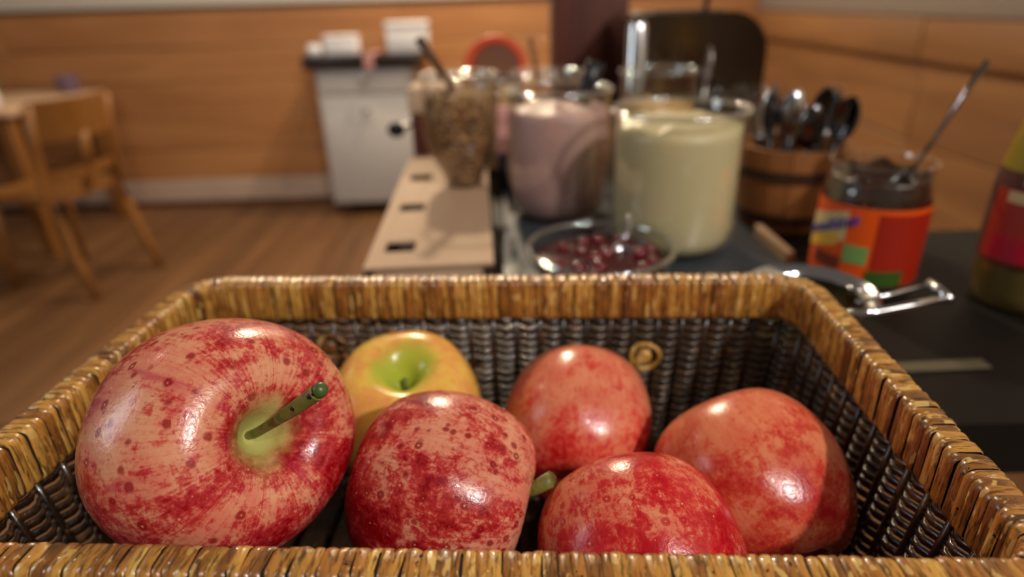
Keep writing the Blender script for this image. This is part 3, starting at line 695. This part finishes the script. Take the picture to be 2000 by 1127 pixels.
def text_mesh(txt, size, extr=0.0):
    c = bpy.data.curves.new('text', 'FONT'); c.body = txt; c.size = size; c.resolution_u = 3; c.align_x = 'CENTER'; c.offset = size*0.02
    o = bpy.data.objects.new('text', c); col.objects.link(o); dg = bpy.context.evaluated_depsgraph_get(); dg.update()
    me = bpy.data.meshes.new_from_object(o.evaluated_get(dg)); bpy.data.objects.remove(o); bpy.data.curves.remove(c)
    return me
def wrap_text(txt, size, ac, zc, slope, R, mat, parent, name='lettering'):
    me = text_mesh(txt, size); bm = bmesh.new(); bm.from_mesh(me)
    bmesh.ops.triangulate(bm, faces=bm.faces[:]); bmesh.ops.subdivide_edges(bm, edges=[e_ for e_ in bm.edges if e_.calc_length() > size*0.3], cuts=2)
    for v in bm.verts:
        a = ac + v.co.x/R; z = zc + v.co.y + slope*v.co.x; v.co = Vector((R*math.cos(face+a), R*math.sin(face+a), z))
    r_ = bmesh.ops.extrude_face_region(bm, geom=bm.faces[:])
    for g in r_['geom']:
        if isinstance(g, bmesh.types.BMVert):
            f_ = (R+0.0003)/R; g.co.x *= f_; g.co.y *= f_
    bmesh.ops.recalc_face_normals(bm, faces=bm.faces[:])
    bm.to_mesh(me); bm.free(); me.materials.clear(); me.materials.append(mat); return link(name, me, parent)
wrap_text('Ovomaltine', 0.0150, -0.98, 0.0460, 0.42, 0.0440, M['lab_blue'], lab)
spoon((0.290, 0.458, T+0.064), (0.3620, 0.492, 1.098), 'long thin steel spoon leaning right out of the orange jar', M['darksteel'], M['darksteel'], bowl=0.009, thick=0.0012)

# ------------------------------------------------------------------ squeeze bottle at the right edge
face_b = math.atan2(-0.42, -0.372)
bt = empty('sauce_bottle', (0.3760, 0.4150, T), 'sauce bottle with red label and yellow-green shoulder at the right edge', 'bottle')
M['amberbody'] = plain('amber_plastic', srgb(96, 80, 38), 0.2, var=0.15, scale=60, coat=0.4)
M['yelgreen'] = plain('yellow_green_plastic', srgb(146, 124, 34), 0.25, var=0.2, scale=40, coat=0.3)
M['bot_red'] = plain('red_bottle_label', srgb(168, 44, 30), 0.45, var=0.1)
M['bot_crim'] = plain('crimson_print', srgb(186, 8, 46), 0.45, var=0.1)
M['bot_lil'] = plain('grey_lilac_print', srgb(150, 138, 150), 0.5, var=0.2)
MB().lathe([(0, 0), (0.026, 0), (0.0300, 0.004), (0.0315, 0.012), (0.0325, 0.034)], 56).build('base', M['amberbody'], bt, 60)
MB().lathe([(0.0325, 0.034), (0.0338, 0.05), (0.0340, 0.085), (0.0325, 0.100)], 56).build('body', M['redwood'], bt, 60)
MB().lathe([(0.0325, 0.100), (0.0300, 0.118), (0.0250, 0.142), (0.0185, 0.162), (0.0140, 0.174), (0, 0.176)], 56).build('shoulder', M['yelgreen'], bt, 60)
MB().lathe([(0.0, 0.174), (0.0150, 0.1745), (0.0150, 0.190), (0.011, 0.194), (0.005, 0.210), (0, 0.210)], 40).build('cap', M['lab_dgreen'], bt, 50)
sv = face; face = face_b
l2 = patch(-1.0, 1.1, 0.038, 0.088, 0.0342, M['bot_red'], 'label', bt, n=30)
patch(-0.75, 0.2, 0.040, 0.056, 0.0346, M['bot_crim'], 'print', l2)
patch(-0.7, 0.9, 0.080, 0.0875, 0.0346, M['lab_white'], 'print', l2)
patch(-0.5, 0.9, 0.092, 0.110, 0.0332, M['bot_lil'], 'print', l2)
face = sv

# ------------------------------------------------------------------ wooden tub with cutlery
KX, KY = 0.282, 0.616
tub = empty('wooden_tub', (KX, KY, T), 'small brown wooden tub of staves holding dark cutlery', 'tub')
NS = 16; hz = 0.080
for i in range(NS):
    a0, a1 = 2*PI*i/NS+0.008, 2*PI*(i+1)/NS-0.008
    tall_ = 0.128 if i == 1 else hz
    vs = []
    for z, ro in ((0, 0.0430), (hz, 0.0540), (tall_+0.0001, 0.0540+(tall_-hz)*0.14)):
        for rr in (ro-0.006, ro):
            for a in (a0, (a0+a1)/2, a1): vs.append((rr*math.cos(a), rr*math.sin(a), z))
    fs = []
    for l in range(2):
        b = l*6; c = b+6
        for k in range(2): fs += [(b+k, b+k+1, c+k+1, c+k), (b+3+k, c+3+k, c+4+k, b+4+k)]
        fs += [(b, c, c+3, b+3), (b+2, b+5, c+5, c+2)]
    fs += [(0, 3, 4, 1), (1, 4, 5, 2), (12, 13, 16, 15), (13, 14, 17, 16)]
    MB().add(vs, fs).build('stave', M['tubwood'], tub, 30)
for zc, rc_ in ((0.056, 0.0515), (0.012, 0.0455)):
    MB().lathe([(rc_-0.001, zc-0.005), (rc_+0.0005, zc-0.005), (rc_+0.0019, zc+0.005), (rc_+0.0004, zc+0.005), (rc_-0.001, zc-0.005)], 48).build('hoop', M['hoop'], tub, 50)
MB().lathe([(0, 0.006), (0.038, 0.006), (0.0385, 0.011), (0, 0.011)], 40).build('bottom', M['tubwood'], tub, 50)
rc = random.Random(5)
pos_c = [(-0.026, 0.004), (-0.014, -0.014), (0.000, 0.010), (0.013, -0.010), (0.025, 0.004), (-0.010, 0.024), (0.012, 0.024), (0.0, -0.026), (-0.024, -0.012), (0.026, -0.018)]
words = ['leftmost', 'second from the left', 'upright', 'right-leaning', 'rightmost', 'rear left', 'rear right', 'foremost', 'front left', 'front right']
for i, (x, y) in enumerate(pos_c):
    # handle down in the tub, bowl up
    b0 = Vector((KX+x*0.75, KY+y*0.75, T+0.014)); tp = Vector((KX+x*1.5, KY+y*1.25, T+0.122+rc.uniform(-0.012, 0.012)))
    spoon(tp, b0, 'dark polished spoon standing bowl-up in the wooden tub, %s of the bunch' % words[i], M['black'], M['darksteel'] if i % 2 else M['chrome'], bowl=0.0145, thick=0.0024, group='spoons in the tub')
stk = MB().rbox(0.236, 0.2435, 0.495, 0.570, T, T+0.012, 0.001, 1).build('wood_stick', M['rustic']); tag(stk, 'short pale wooden stick lying before the tub beside the slate', 'stick')

# ------------------------------------------------------------------ toaster, red box, grain mill, packets
to = empty('toaster', (0.262, 0.985, T), 'chrome toaster with rounded top behind the jars', 'toaster')
def rounded(wd, h, r, n=8):
    p = [(-wd, 0), (wd, 0)]
    p += [(wd-r+r*math.cos(PI/2*k/n), h-r+r*math.sin(PI/2*k/n)) for k in range(n+1)]
    p += [(-wd+r*0.35+r*0.35*math.cos(PI/2+PI/2*k/n), h-r*0.35+r*0.35*math.sin(PI/2+PI/2*k/n)) for k in range(n+1)]
    return p
m = MB().prism([(x, z) for x, z in rounded(0.098, 0.185, 0.055)], -0.075, 0.075)
m.v = [(x, -z, y+0.008) for x, y, z in m.v]
M['bronze'] = plain('brown_tinted_steel', (0.20, 0.135, 0.085), 0.16, 1.0, var=0.1)
body = m.build('body', M['bronze'], to, 40)
MB().lathe([(0, 0.012), (0.014, 0.012), (0.014, 0.178), (0.010, 0.185), (0, 0.185)], 32, (-0.082, -0.078, 0)).build('corner_column', M['chrome'], to, 50)
MB().rbox(-0.09, 0.09, -0.07, 0.07, 0, 0.010, 0.003, 1).build('foot', M['black'], to)
for yy in (-0.032, 0.032): MB().rbox(-0.055, 0.045, yy-0.009, yy+0.009, 0.188, 0.1945, 0.001, 1).build('slot', M['black'], to)
MB().rbox(0.0985, 0.112, -0.012, 0.012, 0.110, 0.122, 0.002, 1).build('lever', M['black'], to)
MB().tube([(0.03, 0.0, 0.193), (0.034, 0, 0.225), (0.05, 0, 0.25)], 0.004, 8).build('handle', M['black'], to, 180)
rdb = empty('tea_box', (0.140, 1.130, T), 'tall dark red-brown wooden box left of the toaster', 'box')
MB().rbox(-0.060, 0.060, -0.05, 0.05, 0, 0.262, 0.004, 2).build('body', M['redwood'], rdb)
MB().rbox(-0.063, 0.063, -0.053, 0.053, 0.263, 0.280, 0.004, 2).build('lid', M['redwood'], rdb)
gm = empty('grain_mill', (-0.1000, 0.945, T), 'wooden grain mill with black crank knob behind the granola jar', 'mill')
MB().rbox(-0.036, 0.036, -0.04, 0.04, 0.0, 0.072, 0.003, 2).build('body', M['redwood'], gm)
MB().rbox(-0.038, 0.038, -0.042, 0.042, 0.0725, 0.108, 0.004, 2).build('hopper', M['rustic'], gm)
MB().tube([(-0.036, -0.01, 0.052), (-0.052, -0.012, 0.052), (-0.056, -0.02, 0.050)], 0.0035, 8).build('crank', M['steel'], gm, 180)
MB().ball((-0.060, -0.026, 0.049), 0.0115, 16, (1.15, 1, 0.95)).build('knob', M['mattblack'], gm, 180)
pp = empty('paper_packet', (0.0020, 0.765, T), 'small pink and dark packet between granola and pink yoghurt', 'packet')
MB().rbox(-0.014, 0.014, -0.008, 0.008, 0.0, 0.045, 0.002, 1).build('base', plain('navy_print', srgb(40, 36, 60), 0.6), pp)
MB().rbox(-0.014, 0.014, -0.008, 0.008, 0.0455, 0.100, 0.002, 1).build('sleeve', M['pinkpaper'], pp)
# drinking glasses and a ladle before the toaster
tg = [(0.020, 0.0), (0.024, 0.002), (0.026, 0.05), (0.029, 0.095), (0.030, 0.100)]
for gx, gy, lb in ((0.263, 0.845, 'clear drinking glass before the toaster, nearer the golden flakes'), (0.330, 0.860, 'clear drinking glass before the toaster, nearer the right wall')):
    g_ = MB().lathe(glass_prof(tg, 0.002), 40, (0, 0, 0)).build('drinking_glass', M['glass'], None, 60); g_.location = (gx, gy, T); tag(g_, lb, 'glass', 'drinking glasses')
spoon((0.2600, 0.845, T+0.155), (0.2580, 0.847, T+0.008), 'steel spoon standing bowl-up in a drinking glass', M['steel'], M['steel'], bowl=0.015, thick=0.002)

# ------------------------------------------------------------------ white cabinet and what stands on it
cb = empty('cabinet', (-0.78, 3.755, 0), 'small white cabinet with dark top against the wooden wall', 'cabinet')
MB().rbox(-0.262, 0.262, -0.14, 0.165, 0.075, 0.832, 0.004, 2).build('body', M['cream_paint'], cb)
MB().rbox(-0.315, 0.315, -0.185, 0.165, 0.833, 0.905, 0.006, 2).build('worktop', M['dark_top'], cb)
dw = MB().rbox(-0.245, 0.245, -0.158, -0.141, 0.700, 0.828, 0.004, 2).build('drawer', M['cream_paint'], cb)
dr = MB().rbox(-0.245, 0.245, -0.158, -0.141, 0.090, 0.692, 0.004, 2).build('door', M['cream_paint'], cb)
for par, z in ((dw, 0.785), (dr, 0.620)):
    m = MB().lathe([(0, 0), (0.012, 0), (0.010, 0.012), (0.020, 0.020), (0.021, 0.028), (0.012, 0.034), (0, 0.035)], 24)
    m.v = [(x, -0.1585-zz, z+y) for x, y, zz in m.v]; m.build('knob', M['chrome'], par, 50)
for x in (-0.235, 0.235):
    for y in (-0.115, 0.14): MB().lathe([(0, 0), (0.014, 0), (0.020, 0.0745), (0, 0.0745)], 16, (x, y, 0)).build('foot', M['hoop'], cb, 50)
ZC = 0.905
o = MB().lathe([(0, 0), (0.036, 0), (0.043, 0.012), (0.043, 0.042), (0.036, 0.050), (0.036, 0.056), (0, 0.058)], 28).build('small_tub', M['white_paper'], None, 50); o.location = (-1.03, 3.64, ZC); tag(o, 'small white round tub at the left end of the cabinet top', 'tub')
nb = empty('card_box', (-0.885, 3.66, ZC), 'low white box on the cabinet top', 'box')
MB().rbox(-0.088, 0.088, -0.05, 0.05, 0, 0.080, 0.004, 2).build('body', M['white_paper'], nb)
MB().rbox(-0.090, 0.090, -0.052, 0.052, 0.081, 0.098, 0.004, 2).build('lid', M['white_paper'], nb)
m = MB().add([(-0.02, -0.19, 0.0), (0.035, -0.19, 0.0), (0.05, 0.09, 0.0), (0.0, 0.09, 0.0)], [(0, 1, 2, 3)])
nk = MB().prism([(-0.03, -0.194), (0.02, -0.194), (0.045, 0.06), (0.0, 0.06)], 0, 0.004).box(-0.03, 0.02, -0.198, -0.1945, -0.07, 0.004).build('folded_napkin', M['pinkpaper'], None, None); nk.location = (-0.725, 3.757, ZC+0.0005); tag(nk, 'pink striped napkin hanging over the cabinet edge', 'napkin')
wb = empty('napkin_box', (-0.525, 3.68, ZC), 'taller white napkin dispenser at the right end of the cabinet', 'box')
MB().rbox(-0.110, 0.110, -0.06, 0.06, 0, 0.125, 0.006, 2).build('body', M['white_paper'], wb)
MB().rbox(-0.114, 0.114, -0.064, 0.064, 0.1255, 0.155, 0.006, 2).build('lid', M['white_paper'], wb)

# ------------------------------------------------------------------ dining chairs and table
def make_chair(loc, rz, label):
    e = empty('dining_chair', loc, label, 'chair', 'wooden dining chairs', rz)
    # local: backrest at -y side, sitter looks to +y
    pl = []
    for k in range(32):
        a = 2*PI*k/32; c, s = math.cos(a), math.sin(a)
        pl.append((0.205*math.copysign(abs(c)**0.6, c), 0.20*math.copysign(abs(s)**0.6, s)))
    m = MB().prism(pl, 0.425, 0.455); m.build('seat', M['beech'], e, 40)
    for sx in (-1, 1):
        rear = [(sx*0.185, -0.285, 0.0), (sx*0.183, -0.235, 0.15), (sx*0.180, -0.195, 0.34), (sx*0.178, -0.185, 0.48), (sx*0.180, -0.205, 0.65), (sx*0.182, -0.245, 0.83)]
        MB().tube(rear, lambda u: 0.017+0.006*math.sin(PI*u), 10).build('leg', M['beech'], e, 180)
        front = [(sx*0.185, 0.205, 0.0), (sx*0.172, 0.180, 0.22), (sx*0.160, 0.165, 0.424)]
        MB().tube(front, lambda u: 0.015+0.007*u, 10).build('leg', M['beech'], e, 180)
    def panel(z0, z1, yb, ztilt, wd, th=0.014):
        vs = []; n_ = 10
        for t_ in (0, th):
            for z in (z0, z1):
                for i in range(n_+1):
                    u = -1+2*i/n_; vs.append((u*wd, yb - 0.055*(1-u*u) - ztilt*(z-z0) - t_ + 0.007, z))
        fs = []; N = n_+1
        for i in range(n_):
            fs += [(i, i+1, N+i+1, N+i), (2*N+i, 3*N+i, 3*N+i+1, 2*N+i+1), (i, 2*N+i, 2*N+i+1, i+1), (N+i, N+i+1, 3*N+i+1, 3*N+i)]
        fs += [(0, N, 3*N, 2*N), (n_, 2*N+n_, 3*N+n_, N+n_)]
        return MB().add(vs, fs)
    panel(0.68, 0.84, -0.215, 0.2, 0.180).build('backrest', M['beech'], e, 40)
    panel(0.52, 0.555, -0.187, 0.1, 0.176).build('back_rail', M['beech'], e, 40)
    MB().tube([(0.0, -0.235, 0.535), (0.0, -0.270, 0.70)], 0.016, 8, flat=1.5).build('splat', M['beech'], e, 180)
    MB().tube([(0.0, -0.190, 0.445), (0.0, -0.236, 0.54)], 0.014, 8, flat=1.5).build('splat', M['beech'], e, 180)
    return e
def chair_copy(src, loc, rz, label):
    c = copy_tree(src); c.location = loc; c.rotation_euler = (0, 0, rz); c['label'] = label; return c
# facing (-0.957, 0.289) => local +y -> that direction
ang = math.atan2(0.289, -0.957) - PI/2
cx_, cy_ = (-1.834-1.722)/2, (2.51+2.88)/2
c0 = Vector((cx_, cy_, 0)) + Vector((-0.957, 0.289, 0))*0.285
ch1 = make_chair(c0, ang, 'light wooden dining chair seen from behind, nearest the white cabinet')
c1 = c0 + Vector((-0.289*1.9, -0.957*0.05, 0)) + Vector((-0.16, 0.10, 0))
chair_copy(ch1, (-2.62, 2.56, 0), ang + 0.25, 'second wooden dining chair cut off by the left picture edge')
dt = empty('dining_table', (-2.95, 3.42, 0), 'wooden dining table at the far left behind the chairs', 'table')
MB().rbox(-0.62, 0.62, -0.40, 0.40, 0.715, 0.745, 0.006, 2).build('tabletop', M['rustic'], dt)
for sx in (-1, 1):
    for sy in (-1, 1): MB().rbox(sx*0.55-0.03, sx*0.55+0.03, sy*0.33-0.03, sy*0.33+0.03, 0, 0.7145, 0.004, 1).build('leg', M['beech'], dt)
MB().rbox(-0.52, 0.52, -0.31, 0.31, 0.64, 0.7145, 0.004, 1).build('apron', M['beech'], dt)
pv = empty('flower_vase', (-2.50, 3.16, 0.7455), 'small white vase with green leaves on the dining table', 'vase')
MB().lathe([(0, 0), (0.03, 0), (0.045, 0.03), (0.04, 0.08), (0.022, 0.10), (0.026, 0.115), (0.02, 0.10), (0, 0.09)], 24).build('vase', M['white_paper'], pv, 60)
rl = random.Random(8)
for i in range(14):
    a = rl.uniform(0, 2*PI); h = rl.uniform(0.12, 0.22); r_ = rl.uniform(0.03, 0.09)
    p0 = Vector((0, 0, 0.10)); p2 = Vector((r_*math.cos(a), r_*math.sin(a), h)); t_ = Vector((-math.sin(a), math.cos(a), 0))*0.014
    MB().add([p0, p2*0.7+t_, p2+Vector((0, 0, 0.02)), p2*0.7-t_, p2*0.7+Vector((0, 0, 0.012))], [(0, 1, 4), (0, 4, 3), (1, 2, 4), (4, 2, 3)]).build('leaf', M['leafgreen'], pv, None)
pf = empty('candle_glass', (-2.47, 3.72, 0.7455), 'lilac candle glass on the dining table', 'candle')
MB().lathe([(0, 0), (0.045, 0), (0.055, 0.02), (0.058, 0.09), (0.054, 0.09), (0.05, 0.02), (0, 0.015)], 28).build('cup', M['lilac'], pf, 60)
MB().lathe([(0, 0.0155), (0.046, 0.022), (0.048, 0.07), (0, 0.072)], 24).build('wax', M['white_paper'], pf, 60)

wst = MB().rbox(-0.032, 0.032, -0.005, 0.005, 0, 0.0018, 0.0006, 1).build('pale_sliver', plain('dull_pale_sliver', srgb(88, 78, 54), 0.7)); wst.location = (0.262, 0.329, T); wst.rotation_euler = (0, 0, 0.03)  # flat pale sliver laid on the tabletop
tag(wst, 'flat pale stirrer lying on the dark table at the right', 'sliver')
